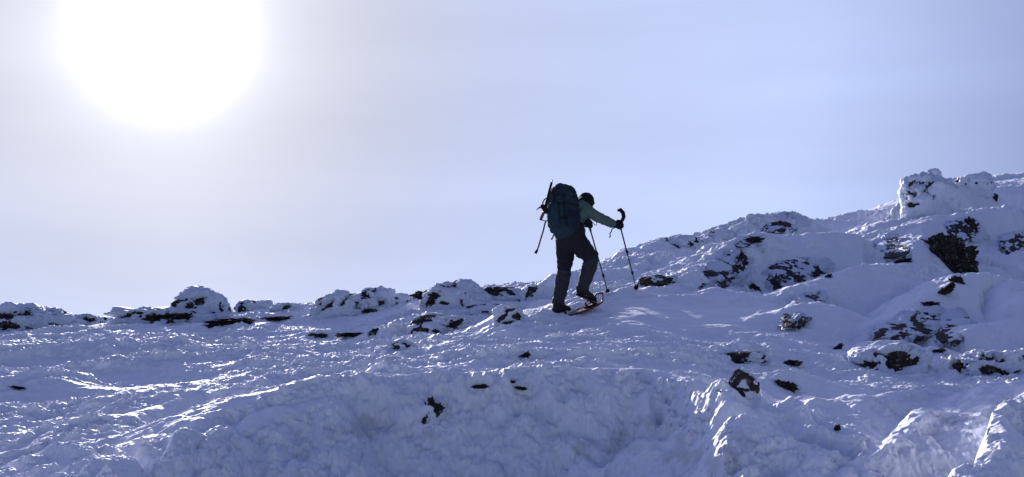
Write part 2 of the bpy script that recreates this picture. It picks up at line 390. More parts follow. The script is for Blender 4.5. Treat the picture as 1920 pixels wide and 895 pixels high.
def detail_h(x, y):
    r = np.sqrt(x * x + y * y)
    far = 1 / (1 + (r / 60) ** 2)
    m = rough_mask(x, y)
    near = sstep(7.4, 8.4, y + .35 * np.maximum(0, np.abs(x) - 1.2))
    field = near * (1 - sstep(1.6, 4.0, x + .12 * (y - 14)))      # the wind-scoured crust left of the mounds
    right = near * (1 - field)
    ux = x * .98 + y * .20; uy = -x * .20 + y * .98
    wob = pn2(x * .8, y * .8)
    wob2 = pn2(x * 2.6 + 7, y * 2.6)
    patch = .35 + 1.0 * sstep(-.35, .4, fbm2(ux * .6, uy * 1.1, 2))
    big = fbm2(x * .6 + 10, y * .8, 2) * .06
    # stepped sastrugi: sharp sunlit lips, shaded risers
    s1 = rid2(ux * .5, uy * 1.25 + wob * .9, 1); s2 = rid2(ux * .95 + 5, uy * 3.3 + wob * 1.2 + wob2 * .4, 1)
    s3 = rid2(ux * 2.2 + 2, uy * 7.6 + wob * 1.5 + wob2, 1)
    st = s1 * .055 + s2 * .036 * patch + s3 * .021 * patch
    # broken crust plates and crumbs
    lump = bil2(x * 2.8 + wob2 * .5, y * 3.4, 3, 2.3, .55)
    crumb = np.maximum(fbm2(x * 7 + 40, y * 10, 3, 2.1, .65) - .02, 0)
    f_ = st + lump * .015 * patch + crumb * .020 * patch
    # rime feathers on the mounds: billows with flow towards the sun side
    vx = x * .6 + y * .8; vy = -x * .8 + y * .6
    rime = bil2(vx * 1.6 + wob2 * .6, vy * 3.1 + wob * .8, 3, 2.1, .6) * .030 + crumb * .014 + s2 * .010
    wind = rid2(vx * .55 + wob * .3, vy * 3.4 + wob * .9 + wob2 * .25, 2, 2.3, .5) * .022 * (.35 + .65 * sstep(-.3, .3, wob))
    # scalloped bank: overlapping diagonal flutes low on the face, lit feather streaks on the right
    lf = 1 - near
    al = x * .5 - y * .87; ac = x * .87 + y * .5
    flute = bil2(ac * 1.9 + wob * .5 + wob2 * .25, al * .8, 2, 2.3, .5) * .095 + fbm2(x * 2.6, y * 3.4, 5, 2.1, .62) * .045 + rid2(ac * 3.6 + wob2 * .5, al * 1.1 + wob, 2, 2.2, .55) * .020 * (.4 + .6 * sstep(-.8, .6, x))
    gm = lf * sstep(1.55, 2.2, x)
    feather = rid2((x * .85 + y * .55) * 4.2 + wob2 * .6, (-x * .55 + y * .85) * 1.3 + wob, 3, 2.1, .55) * .020 + crumb * .020 + crumb * rid2(x * 9, y * 9, 1) * .02
    lm = lf * (1 - sstep(-2.0, -1.2, x))
    fine = fbm2(x * 13, y * 16, 3, 2.2, .7) * .0085
    mm = m ** 1.2
    h = big + f_ * field * mm * 1.1 + (rime * (.12 + .88 * mm) + wind) * right + flute * lf * (1 - gm) + feather * gm * (.25 + .75 * m) + (st * .5 + crumb * .04) * lm * mm
    return (h + fine * (.06 + .94 * m * m)) * far
def H(x, y): return macro_h(x, y) + detail_h(np.asarray(x, float), np.asarray(y, float))

# view-dense polar sheet that runs to the horizon on every side
az = np.concatenate([np.linspace(-180, -48, 45)[:-1], np.linspace(-48, -25, 130)[:-1], np.linspace(-25, 25, NAZ)[:-1], np.linspace(25, 48, 130)[:-1], np.linspace(48, 180, 45)[:-1]])
rr = np.concatenate([np.geomspace(.4, 5.2, 70)[:-1], np.geomspace(5.2, 9.6, int(NR * .40))[:-1], np.geomspace(9.6, 26, int(NR * .5))[:-1], np.geomspace(26, 46, int(NR * .1))[:-1], np.geomspace(46, 3500, 60)])
def build_terrain():
    A, R = np.meshgrid(np.radians(az), rr)
    X = R * np.sin(A); Y = R * np.cos(A)
    ia = np.unique(np.append(np.arange(0, len(az), 2), len(az) - 1)); ir = np.unique(np.append(np.arange(0, len(rr), 2), len(rr) - 1))
    mc = macro_h(X[np.ix_(ir, ia)], Y[np.ix_(ir, ia)])
    mc = np.stack([np.interp(np.arange(len(az)), ia, row) for row in mc])
    k = np.searchsorted(ir, np.arange(len(rr)), side='right') - 1; k = np.minimum(k, len(ir) - 2)
    t = ((np.arange(len(rr)) - ir[k]) / (ir[k + 1] - ir[k]))[:, None]
    mh = mc[k] * (1 - t) + mc[k + 1] * t
    dh = detail_h(X, Y)
    Z = mh + dh
    # sideways push: crusts lean and overhang a little instead of being a pure height sheet
    m = rough_mask(X, Y) * sstep(5, 6.5, R) * (1 - sstep(35, 45, R))
    ox = .020 * fbm2(X * 6 + 3, Y * 6, 2) * m
    oy = -.55 * np.maximum(dh, 0) * m + .03 * fbm2(X * 5 - 8, Y * 5, 2) * m
    V = np.stack([X + ox, Y + oy, Z], -1).reshape(-1, 3)
    # relief that grows outward from the steep faces: scallops on the near bank, rime knobs on the mounds
    Xf, Yf, Zf = X.ravel(), Y.ravel(), Z.ravel(); mf = rough_mask(X, Y).ravel()
    gz = np.gradient(mh, axis=0) / np.gradient(R, axis=0); steep = sstep(.18, .6, gz).ravel()
    azf = np.abs(np.degrees(A)).ravel() < 27
    bank = azf & (Yf > 5.4) & (Yf < 8.7)
    p = V[bank]; bend = np.clip(p[:, 2] - 1.2, -.6, 1.2) * .25; al = p[:, 0] * .60 - p[:, 2] * .80; ac = p[:, 0] * .80 + p[:, 2] * .60 + bend * bend * 2
    wv = pn3(p * 1.1)
    fl = np.stack([ac * 3.4 + wv * 1.1, al * 1.25 + wv * .6, p[:, 1] * .8], -1)
    rgt = .55 + .45 * sstep(-.6, .8, p[:, 0])
    n3 = (bil3(fl, 2, 2.2, .55) * .088 * rgt + fbm3(p * 3.2, 5, 2.15, .66) * .050 + bil3(p * 6.5, 3, 2.1, .6) * .026)
    w3 = steep[bank] * sstep(5.4, 5.9, p[:, 1])
    V[bank, 1] -= n3 * w3 * .85; V[bank, 2] += n3 * w3 * .55
    md = azf & (Yf > 11.5) & (Yf < 31) & (Xf > 1.2)
    p = V[md]; sc_ = np.clip(Yf[md] / 16, .8, 1.6)
    rockpull = np.zeros(len(p))
    for qx, qy, qY, qr in [(1357,511,18.2,.75),(1496,514,18.0,.7),(1450,425,21.5,.7),(1675,463,21.5,.5),(1811,431,21,.6),(1508,576,15.7,.5),(1702,617,14.5,.8),(1790,600,14.6,.6),(1776,487,19.5,.7),(1392,668,13.4,.5),(1860,690,12.9,.9),(1665,680,12.7,.9),(1250,500,19,.9),(1908,454,20,.6),(1735,370,26.5,1.1)]:
        c0 = P(qx, qy, far_out(qx, qY)); rockpull += .55 * np.exp(-((p[:, 0] - c0[0]) ** 2 + ((p[:, 1] - c0[1]) * .7) ** 2) / qr ** 2)
    pat = sstep(.0, .45, pn3(p * .8 + 5) + rockpull)
    n3 = (bil3(p * 2.4, 3, 2.2, .6) * .060 + fbm3(p * 8, 2, 2.1, .6) * .018) * (.10 + 1.25 * pat)
    w3 = steep[md] * sstep(1.2, 2.4, p[:, 0]) * (.10 + .90 * mf[md] ** 1.5) * sc_
    V[md, 1] -= n3 * w3 * .8; V[md, 2] += n3 * w3 * .6
    nr, na = R.shape
    i = np.arange(nr - 1)[:, None] * na; j = np.arange(na)[None]; jn = (j + 1) % na
    f = np.stack([i + j, i + jn, i + na + jn, i + na + j], -1).reshape(-1, 4)[:, ::-1]
    # close the small disc under the camera
    c = len(V); V = np.vstack([V, [[0, 0, float(H(0., 0.))]]])
    me = bpy.data.meshes.new('snow_slope')
    me.vertices.add(len(V)); me.vertices.foreach_set('co', V.astype(np.float32).ravel())
    tri = np.stack([np.full(na, c), (np.arange(na) + 1) % na, np.arange(na)], -1)
    idx = np.concatenate([f.ravel(), tri.ravel()]).astype(np.int32)
    me.loops.add(len(idx)); me.loops.foreach_set('vertex_index', idx)
    me.polygons.add(len(f) + na)
    me.polygons.foreach_set('loop_start', np.concatenate([np.arange(len(f)) * 4, len(f) * 4 + np.arange(na) * 3]).astype(np.int32))
    me.update(calc_edges=True)
    me.polygons.foreach_set('use_smooth', np.ones(len(me.polygons), dtype=bool))
    ice = np.zeros(len(V), np.float32)
    for qx, qy, qY, qr, qa in [(662,800,7.3,.10,.6),(600,815,7.1,.06,.4),(715,800,7.4,.08,.35),(795,820,7.3,.05,.4),(1235,800,7.4,.09,.5),(1275,850,7.1,.08,.6),(1330,865,6.9,.09,.5),(1105,845,7.1,.08,.45),(1180,835,7.2,.10,.4),(1370,830,6.9,.07,.45),(520,850,6.9,.06,.3)]:
        c0 = P(qx, qy, qY); ii = np.nonzero((abs(V[:, 0] - c0[0]) < .35) & (abs(V[:, 2] - c0[2]) < .35) & (V[:, 1] > 5.5) & (V[:, 1] < 8.8))[0]
        pv = V[ii]; dd = np.sqrt((pv[:, 0] - c0[0]) ** 2 + ((pv[:, 2] - c0[2]) * 1.3) ** 2) / qr + fbm3(pv * 9, 4, 2.1, .65) * 1.0
        ice[ii] = np.maximum(ice[ii], sstep(1.2, .4, dd) * qa * .6)
    at = me.attributes.new('old_ice', 'FLOAT', 'POINT'); at.data.foreach_set('value', ice)
    me.materials.append(SNOW)
    o = bpy.data.objects.new('snow_slope', me); COL.objects.link(o)
    tag(o, 'wind carved snow slope rising to the right', None, None, 'structure')
    return o
build_terrain()

def hit(px, py, ymin=4.5, ymax=45):
    r = ray(px, py); ys = np.arange(ymin, ymax, .03)
    x = r[0] * ys / r[1]; z = CAMZ + r[2] * ys / r[1]
    h = H(x, ys)
    k = np.nonzero(h >= z)[0]
    if len(k) == 0: return None
    k = k[0]; return np.array([x[k], ys[k], z[k]])
def normal_at(x, y, e=.08):
    hx = (macro_h(x + e, y) - macro_h(x - e, y)) / (2 * e); hy = (macro_h(x, y + e) - macro_h(x, y - e)) / (2 * e)
    n = np.array([-hx, -hy, 1.]); return n / np.linalg.norm(n)

# ------------------------------------------------------------------ rocks and rimed boulders
import bmesh
def unit_ico(sub):
    bm = bmesh.new(); bmesh.ops.create_icosphere(bm, subdivisions=sub, radius=1)
    bm.verts.ensure_lookup_table()
    v = np.array([x.co[:] for x in bm.verts]); f = np.array([[a.index for a in p.verts] for p in bm.faces]); bm.free()
    return v, f
ICO = {k: unit_ico(k) for k in (4, 5, 6)}
def view_axes(px, py):
    d = ray(px, py); d = d / np.linalg.norm(d)
    r = np.cross(d, [0, 0, 1]); r /= np.linalg.norm(r); u = np.cross(r, d)
    return r, u, d
def m_per_px(c): return float(np.linalg.norm(c - np.array([0, 0, CAMZ]))) / F
def rock_shape(v, seed, rough=1., block=.55, hf=1.):
    q = v + seed * 3.17
    k = np.maximum(.22, 1 + rough * (.55 * (fbm3(q * 1.5, 3, 2.2, .6) if hf == 1. else pn3(q * 1.4)) + hf * (.34 * bil3(q * 2.8, 3, 2.2, .6) + .14 * fbm3(q * 10, 3, 2.1, .6))))
    p = v * k[:, None]
    # blocky facets
    t = np.tanh(p * 1.9) / math.tanh(1.9)
    return p * (1 - block) + t * block
_seed = [0]
def add_rock(name, label, cat, px, py, w_, h_, ang=0, mode='f', rough=1.45, sub=5, deep=.55, Y=None, group=None, block=.3):
    _seed[0] += 1; sd_ = _seed[0]
    if Y is not None: c = P(px, py, far_out(px, Y))
    elif mode == 'f': c = hit(px, py)
    else:
        b = hit(px, py + h_ * .42); c = P(px, py, b[1]) if b is not None else None
    if c is None: print('no hit', label); return None
    r, u, d = view_axes(px, py); s = m_per_px(c)
    ca, sa = math.cos(math.radians(ang)), math.sin(math.radians(ang))
    e1 = r * ca + u * sa; e2 = -r * sa + u * ca
    a, b = w_ * .56 * s, h_ * .56 * s; c3 = max(a, b) * deep
    v, f = ICO[sub]
    v = rock_shape(v, sd_, rough, block)
    V = (v[:, :1] * a) * e1 + (v[:, 1:2] * b) * e2 + (v[:, 2:] * c3) * d
    base = c if mode != 'f' else c + d * (c3 * .25 - (.05 if c[1] < 8.6 else .03))
    o = mesh_obj(name, V, f[:, ::-1], ROCK, smooth=False)
    o.location = base
    tag(o, label, cat, group)
    return o
def add_boulder(label, cx, cy, w_, h_, Y, darks=(), th=.16, sub=5, lean=0., deep=.8, amp=1., name='rimed_boulder', bare=0., ang=0., face=False, absd=False):
    """a buried dark rock and the rime crust grown on it; darks: (dx, dy, rx, ry[, angle]) windows in picture pixels from (cx, cy)"""
    _seed[0] += 1; sd_ = _seed[0]
    hh = hit(cx, cy)
    Y = far_out(cx, Y) if Y else None
    if hh is not None and (Y is None or abs(hh[1] - Y) < 6): Y = hh[1]
    c = P(cx, cy, Y); r, u, d = view_axes(cx, cy); s = m_per_px(c)
    if absd: darks = [(q[0] - cx, q[1] - cy) + tuple(q[2:]) for q in darks]
    a, b = w_ * .5 * s, h_ * (.5 if face else 1.) * s; c3 = a * deep
    if face: c3 = min(a, b) * deep
    v, f = ICO[sub]
    pr = rock_shape(v, sd_, .50 if not face else .35, .25, .38)
    ca, sa = math.cos(math.radians(ang)), math.sin(math.radians(ang))
    e1 = r * ca + u * sa; e2 = -r * sa + u * ca
    if face: c = c + d * c3 * .10 - u * b * .05
    def place(p):
        return (p[:, :1] * a) * e1 + (p[:, 1:2] * b + p[:, :1] * lean * b) * e2 + (p[:, 2:] * c3) * d
    base = place(pr)
    if face:      # lean the outcrop with the snow face it breaks out of
        sx, sy, sz_ = [], [], []
        for i in range(-3, 4):
            for j in range(-2, 3):
                qx, qy = i / 3 * w_ * .5, j / 2 * h_ * .5
                X_ = cx + qx * ca - qy * sa; Y_ = cy - (qx * sa + qy * ca)
                g_ = hit(X_, Y_, c[1] - 2.5, c[1] + 3)
                if g_ is not None and abs(g_[1] - c[1]) < 1.6:
                    dv = g_ - c; sx.append(dv @ r); sy.append(dv @ u); sz_.append(dv @ d)
        if len(sx) > 9:
            sx, sy, sz_ = map(np.array, (sx, sy, sz_))
            A_ = np.stack([np.ones_like(sx), sx, sy], -1)
            k_ = np.linalg.lstsq(A_, sz_, rcond=None)[0]
            bx, by = base @ r, base @ u
            base = base + np.outer(k_[0] + k_[1] * bx + k_[2] * by - .03, d)
    jag = fbm3(base * 9 + sd_, 4, 2.2, .62)
    rk = mesh_obj(name, base - place(pr) * (.10 - .10 * jag)[:, None], f[:, ::-1], ROCK, smooth=False); rk.location = c
    tag(rk, label, 'boulder')
    W = base; sz = min(a, b)
    q = W / .9 + sd_ * 2.3
    bil = bil3(q * 1.3, 2, 2.2, .5) * .30 + bil3(q * 5, 2, 2.1, .6) * .08 + fbm3(q * 13, 3, 2.1, .6) * .05
    t = (1.02 + amp * bil * (.35 / max(sz, .25)) * .6)
    x_ = (W @ r) / s; y_ = (W @ u) / s; front = ((W @ d) < .25 * c3) | face
    wn = fbm3(W * 5.5 + sd_, 5, 2.15, .68)
    depth = np.zeros(len(W))
    for (dx, dy, rx, ry, *an) in darks:
        an = math.radians(an[0]) if an else 0
        X_ = (x_ - dx) * math.cos(an) + (y_ + dy) * math.sin(an); Y_ = -(x_ - dx) * math.sin(an) + (y_ + dy) * math.cos(an)
        q_ = np.sqrt((X_ / (rx * 1.0)) ** 2 + (Y_ / (ry * .95)) ** 2) + wn * .9
        depth = np.maximum(depth, sstep(1.15, .8, q_) * front)
    if bare: depth = np.maximum(depth, sstep(.30, .42, wn * .8 + bare) * front)
    if face:
        flat = place(pr); fl_ = flat * t[:, None]; Wc = W + (fl_ - flat) - np.outer(np.zeros(len(W)), d)
        Wc = Wc - flat * depth[:, None] * .34
    else:
        Wc = W * t[:, None] * (1 - depth[:, None] * .34)
    cr = mesh_obj('rime_crust', Wc, f[:, ::-1], RIME, rk)
    return rk

B = add_boulder
B('rimed boulder at the far left end of the skyline with a dark bare cap', 62, 618, 175, 36, 18.6, [(-45,-24,42,6,8),(-50,-4,16,8),(-64,6,10,8),(34,2,12,5,40)], sub=6)
B('little rimed boulder with a dark left side next to the far left boulder', 176, 606, 62, 14, 19.3, [(-10,-6,8,6)])
B('long low rimed ledge with a dark slit under the domed boulder', 318, 600, 190, 22, 19.6, [(0,-5,42,6,4),(-85,-4,8,4)], sub=6, deep=.9)
B('domed rimed boulder with three dark gaps left of the small cap', 378, 586, 112, 38, 20.2, [(-52,-18,9,9,50),(-26,-12,10,6,20),(-6,-24,7,10,-30)], sub=6)
B('small round white rime cap on the skyline with no bare rock', 475, 580, 66, 17, 20.4, [])
B('flat rimed rock with a short dark streak beside the round cap', 548, 582, 70, 13, 20.6, [(-12,-5,10,4,30)])
B('leaning rimed boulder with long dark diagonal streaks', 645, 582, 120, 30, 20.0, [(8,-24,22,5,42),(-30,-6,16,5,30),(-38,-16,8,4,40),(24,-12,8,7)], sub=6)
B('tall knobbly rimed boulder with a dark diagonal split', 704, 574, 66, 36, 20.8, [(-22,-20,6,18,35),(10,-6,10,4)], sub=6)
B('low knobbly rime lump right of the tall split boulder', 756, 568, 56, 16, 21.0, [])
B('big domed rimed boulder on the skyline with dark gaps on its left flank', 852, 572, 120, 44, 20.6, [(-42,-14,14,9,35),(-50,-2,10,5,20),(-24,-4,10,3)], sub=6)
B('dark topped rimed boulder between the big dome and the hiker', 942, 556, 100, 18, 20.4, [(-16,-10,26,8),(16,-8,14,4,-20),(-44,-6,8,5)], sub=5)
B('small rimed boulder with one thin dark crack just left of the hiker', 1008, 560, 78, 26, 19.2, [(-16,-14,4,10,-30)])
B('large rimed boulder below the skyline with two dark hollows', 822, 611, 112, 23, 17.2, [(-28,-13,26,14,28),(28,-3,22,9,12)], sub=6, amp=.9)
B('crumbly rime mound in front of the boulder with two hollows', 800, 622, 70, 18, 16.8, [(-4,-3,8,4),(16,0,8,4)])
B('long low rimed ridge with a dark left notch behind the hiker', 925, 588, 130, 18, 18.4, [(-48,-14,5,9,-30),(-16,-3,9,3)], deep=.5)
B('small rimed boulder patched with dark rock left of the hiker', 955, 600, 62, 25, 16.9, [(-16,-4,10,5,30),(16,-6,7,6),(2,-20,10,3,15)])
B('small mottled rimed boulder lying alone in the crusted snow', 757, 657, 56, 18, 14.4, [(-16,-6,7,4),(12,-6,8,6),(2,-13,6,3)], bare=.12)
B('rimed boulder with a dark rounded face beside the right pole', 1232, 536, 78, 22, 17.6, [(-24,-8,14,11),(6,-4,12,5),(22,-8,10,4)], bare=.08)
B('flat rimed cap on the skyline with a dark left corner', 1272, 458, 96, 16, 21.4, [(-34,-8,14,4,15)])
B('tiny rimed rock with a dark left edge on the hump shoulder', 1352, 440, 46, 11, 22.0, [(-18,-5,6,4)])
B('tall craggy rimed outcrop crowning the right skyline', 1741, 396, 104, 63, 27.0, [(-30,-32,10,7),(-30,-14,12,3),(-26,-54,8,3,40),(4,-50,8,3,25),(-4,-40,3,7,-30)], sub=6, amp=1.3, deep=.9)
B('square white rime block on top of the craggy outcrop', 1748, 332, 30, 14, 27.2, [], name='rime_block')
B('rimed hummock right of the craggy outcrop with a dark corner', 1824, 352, 74, 22, 28.5, [(-28,-16,5,4)], amp=.8)
B('broad patched rimed boulder below the long sloping drift', 1668, 692, 138, 40, 12.6, [(-30,-10,34,8,12),(14,-22,26,12,-10),(12,-8,26,8),(40,-12,9,6),(-14,-28,8,5)], sub=6, amp=.7)
B('small arch shaped rimed rock right of the snow bank', 1395, 733, 58, 40, 10.9, [(-14,-20,5,20,-28),(12,-16,6,16,28),(0,-36,10,4),(-4,-2,14,3)], sub=5, amp=.8)
B('knobbly rimed boulder low on the right side with dark nicks', 1856, 702, 130, 36, 12.9, [(-56,-22,9,5,-35),(2,-28,18,5),(-2,-8,12,7),(18,-4,10,4,-20),(60,-26,12,3)], sub=6, amp=1.3, bare=.02)
B('patch of rime knobs in the snow left of the patched boulder', 1392, 672, 88, 14, 13.3, [], amp=1.6, bare=.10)

R_ = add_rock
S = 'rock'
R_('rock','flat dark ledge poking from the snow right of the domed boulder',S,434,604,62,9,4,'g')
R_('rock','short dark ledge below the round white rime cap',S,405,610,34,6,8,'g')
R_('rock','dark flat stone in the crust below the leaning boulder',S,596,630,28,7,2,'g')
R_('rock','small dark stone in front of the tall split boulder',S,516,598,40,6,4,'g')
R_('rock','dark chip of rock below the tall split boulder',S,694,584,20,7,0,'g')
R_('rock','small angular stone above the lone mottled boulder',S,706,624,20,10,10,'g')
R_('rock','low dark stone left of the crumbly rime mound',S,660,628,44,6,0,'g')
R_('rock','dark rock on the skyline leaning against the big dome',S,790,554,34,10,15,Y=20.8)
R_('rock','dark flat stone right below the patched boulder left of the hiker',S,944,611,26,8,20,'g')
R_('rock','tiny dark stone beside the flat stone left of the hiker',S,968,607,14,6,10,'g')
R_('rock','pointed dark stone standing alone in the middle of the crust',S,982,671,20,9,35,'g')
R_('rock','small dark rock just under the hump front crest',S,1406,452,34,8,8,'f')
R_('rock','small dark splinter in the smooth snow right of the chain',S,1417,542,18,9,-40,'f')
R_('rock','huge dark boulder bare of snow on the right slope',S,1772,490,80,76,-12,'f',rough=.62,sub=6,deep=.6,block=.0)
R_('rock','dark rock foot at the lower right of the huge bare boulder',S,1806,508,32,20,-25,'f',sub=5)
R_('rock','forked dark rock above the huge bare boulder',S,1812,430,26,24,30,'f',rough=1.4,sub=5)
R_('rock','thin upright dark rock high on the right shoulder',S,1865,373,7,14,-10,'f')
R_('rock','low dark rock at the foot of the sunlit nose',S,1692,492,26,7,12,'f')
R_('rock','tiny dark rock near the top of the broad drift',S,1552,520,13,6,30,'f')
R_('rock','dark rock on the crest below the huge bare boulder',S,1795,530,18,18,20,'f',rough=1.3)
R_('rock','slanting dark rock on the long sloping drift',S,1768,550,32,12,38,'f')
R_('rock','small flat dark rock midway down the long sloping drift',S,1744,572,22,8,-4,'f')
R_('rock','thin dark splinter left of the sloping drift foot',S,1570,654,20,7,38,'f')
R_('rock','low dark rock left of the patched boulder',S,1483,682,30,9,6,'g')
R_('rock','tiny dark rock beside the rimed knobs in the right drift',S,1757,660,22,7,10,'f')
R_('rock','dark wedge of rock right of the small arch shaped rock',S,1476,724,30,12,-18,'g')
R_('rock','flat dark chip at the foot of the small arch shaped rock',S,1362,736,18,5,0,'g')
R_('rock','flat dark piece standing in for a shaded crevice on top of the snow bank, the wider of two',S,900,725,20,6,4,'f',rough=1.7)  # dark mesh added for the shade in a crevice beneath snow lumps
R_('rock','flat dark piece standing in for a shaded crevice on top of the snow bank, the narrower one',S,955,716,18,4,0,'f',rough=1.7)  # likewise crevice shade put in as a dark solid
R_('rock','small dark piece standing in for a shaded crevice on the bank right of the other two',S,976,728,16,4,-6,'f',rough=1.7)  # third crevice whose shade is made as a dark piece
R_('rock','bare dark rock stuck in the face of the snow bank',S,811,771,26,24,-10,'f',rough=1.5,sub=5)
R_('rock','pointed spike of dark rock above the bare bank rock',S,809,758,10,20,6,'f',rough=1.3)
R_('rock','sliver of dark rock under the bare bank rock',S,795,791,6,14,-5,'f',rough=1.2)
R_('rock','thin dark twig of rock at the far left of the crust',S,40,728,26,4,-8,'f')
R_('rock','dark pebble in the feathered rime at the lower right',S,1570,803,8,8,0,'f')
R_('rock','rock chip almost buried on the smooth right drift',S,1910,670,20,6,-10,'f')

def F_(label, cx, cy, w_, h_, ang, darks, **k): return add_boulder(label, cx, cy, w_ * 1.1, h_ * 1.2, None, darks, face=True, ang=ang, absd=True, name='rimed_outcrop', **k)
F_('rimed outcrop with a diagonal chain of jagged dark gaps on the front of the hump', 1357, 511, 132, 46, 38, [(1393,481,18,9,38),(1379,503,12,9,50),(1352,518,21,7,20),(1331,529,10,9,50),(1313,545,7,8,0),(1372,522,9,4,30)], sub=6, deep=.9)
F_('rimed hollow broken by dark cracks above the edge of the broad drift', 1496, 514, 112, 52, 4, [(1456,500,17,4,-6),(1486,515,17,7,-20),(1482,534,22,6,22),(1532,514,14,10,12),(1508,488,9,4,-10)], sub=6, deep=.9)
F_('rimed top of the hump split by one long forked dark crack', 1464, 420, 76, 30, 10, [(1452,426,24,5,26),(1481,412,7,14,-8)], sub=5, deep=.6)
F_('small rimed outcrop under the hump crest with a thin dark gap', 1406, 452, 50, 18, 8, [(1406,452,17,4,8)], sub=5)
F_('rimed outcrop with a spiky dark gap beside the sunlit fan of snow', 1675, 463, 54, 36, 0, [(1682,457,16,10,-20),(1666,471,18,5,8)], sub=5)
F_('rimed outcrop with a forked dark gap above the huge bare boulder', 1811, 431, 64, 38, 5, [(1812,432,13,10,30),(1797,424,13,4,-35),(1828,424,12,3,25)], sub=5)
F_('rimed outcrop with small broken dark gaps at the right edge of the slope', 1906, 454, 54, 36, 20, [(1900,452,14,5,35),(1914,461,9,7,0)], sub=5)
F_('rimed outcrop with three small dark gaps on the face of the broad drift', 1508, 576, 84, 42, 42, [(1511,583,7,13,-14),(1489,594,9,8,0),(1530,552,7,9,40)], sub=5, deep=.5)
F_('rimed outcrop with curved dark bands around a snow pad on the sloping drift', 1702, 617, 124, 50, 26, [(1675,621,36,6,34),(1730,616,15,9,-40),(1714,636,19,6,8),(1714,594,13,4,38)], sub=6, deep=.9)
F_('knobbly rimed outcrop with tiny dark nicks right of the curved bands', 1788, 610, 60, 50, 40, [(1802,628,5,4),(1778,622,4,3)], sub=6, deep=.8, amp=1.0)

# ------------------------------------------------------------------ the hiker
def cloth_mat(name, col, rough=.85, nscale=60, bump=.25, var=.25):
    m, nt, b = newmat(name); c = objcoord(nt)
    n_ = noise(nt, 7, 4, .6, c)
    lo = tuple(v * (1 - var) for v in col) + (1,); hi = tuple(min(1, v * (1 + var)) for v in col) + (1,)
    nt.links.new(ramp(nt, n_, [(.3, lo), (.7, hi)]), b.inputs['Base Color'])
    b.inputs['Roughness'].default_value = rough; b.inputs['Specular IOR Level'].default_value = .2
    bp = N(nt, 'ShaderNodeBump', Strength=bump, Distance=.004); nt.links.new(noise(nt, nscale, 3, .6, c), bp.inputs['Height'])
    nt.links.new(bp.outputs[0], b.inputs['Normal']); return m
M_JACKET = cloth_mat('jacket_cloth', (.075, .115, .102)); M_TROU = cloth_mat('trouser_cloth', (.013, .012, .018))
M_GAIT = cloth_mat('gaiter_cloth', (.030, .032, .042)); M_BLACK = cloth_mat('black_cloth', (.008, .008, .010))
M_PACK = cloth_mat('pack_cloth', (.013, .029, .043)); M_LID = cloth_mat('pack_lid_cloth', (.009, .016, .026))
M_WEB = cloth_mat('webbing', (.008, .009, .012)); M_BOOT = cloth_mat('boot_leather', (.018, .016, .016), .6)
M_SKIN = cloth_mat('skin', (.42, .26, .20), .55, 90, .1, .08); M_RED = cloth_mat('red_plastic', (.11, .014, .030), .5, 30, .1, .15)
M_PATCH = cloth_mat('pale_patch', (.35, .37, .40), .6)
M_METAL = cloth_mat('dark_metal', (.05, .05, .06), .4, 30, .05); M_METAL.node_tree.nodes['Principled BSDF'].inputs['Metallic'].default_value = .7
M_STEEL = cloth_mat('bare_steel', (.16, .16, .18), .35, 30, .05); M_STEEL.node_tree.nodes['Principled BSDF'].inputs['Metallic'].default_value = .9

hL = hit(1052, 588, 12, 20); hR = hit(1096, 574, 12, 20); tR = hit(1194, 545, 12, 22); tL = hit(1141, 553, 12, 22)
print('feet', hL, hR, 'tips', tR, tL)
Y0 = float(hL[1]); K = Y0 / 15.6
def J(px, py, dy=0.): return Vector(P(px, py, Y0 + dy * K))
hd = Vector((.75, .66, 0)).normalized(); rt = Vector((.66, -.75, 0)).normalized(); UP = Vector((0, 0, 1))

def tube(pts, rad, side=None, n=16, cap=True, sq=2.0):
    """a lofted limb: rad is a radius or (radius along side, radius across)"""
    pts = [Vector(p) for p in pts]; V = []; Fc = []
    R = [(r, r) if not isinstance(r, (tuple, list)) else r for r in rad]
    if cap:   # rounded ends
        d0 = (pts[0] - pts[1]).normalized(); d1 = (pts[-1] - pts[-2]).normalized()
        a, b = R[0]; c = min(a, b); e, g = R[-1]; k = min(e, g)
        pts = [pts[0] + d0 * c * .55, pts[0] + d0 * c * .4] + pts + [pts[-1] + d1 * k * .4, pts[-1] + d1 * k * .55]
        R = [(a * .35, b * .35), (a * .75, b * .75)] + R + [(e * .75, g * .75), (e * .35, g * .35)]
    prev = None
    for i, p in enumerate(pts):
        t = (pts[min(i + 1, len(pts) - 1)] - pts[max(i - 1, 0)]).normalized()
        s_ = side if side is not None else (prev if prev is not None else (Vector((0, 0, 1)) if abs(t.z) < .9 else Vector((1, 0, 0))))
        u = (s_ - t * s_.dot(t)).normalized(); v = t.cross(u); prev = u
        for k in range(n):
            a = 2 * PI * k / n; c_, s2 = math.cos(a), math.sin(a)
            m = (abs(c_) ** sq + abs(s2) ** sq) ** (-1 / sq)
            V.append(p + u * (R[i][0] * c_ * m) + v * (R[i][1] * s2 * m))
    L = len(pts)
    for i in range(L - 1):
        for k in range(n):
            Fc.append((i * n + k, i * n + (k + 1) % n, (i + 1) * n + (k + 1) % n, (i + 1) * n + k))
    Fc.append(tuple(range(n))[::-1]); Fc.append(tuple((L - 1) * n + k for k in range(n)))
    return V, Fc
def ellipsoid(c, ax, n=4):
    v, f = ICO[4]; A = np.array([list(a) for a in ax]); return [Vector(x) for x in (v @ A + np.array(list(c)))], [tuple(map(int, t)) for t in f]
def merge(parts):
    V = []; Fc = []
    for v, f in parts:
        o = len(V); V += list(v); Fc += [tuple(i + o for i in q) for q in f]
    return V, Fc
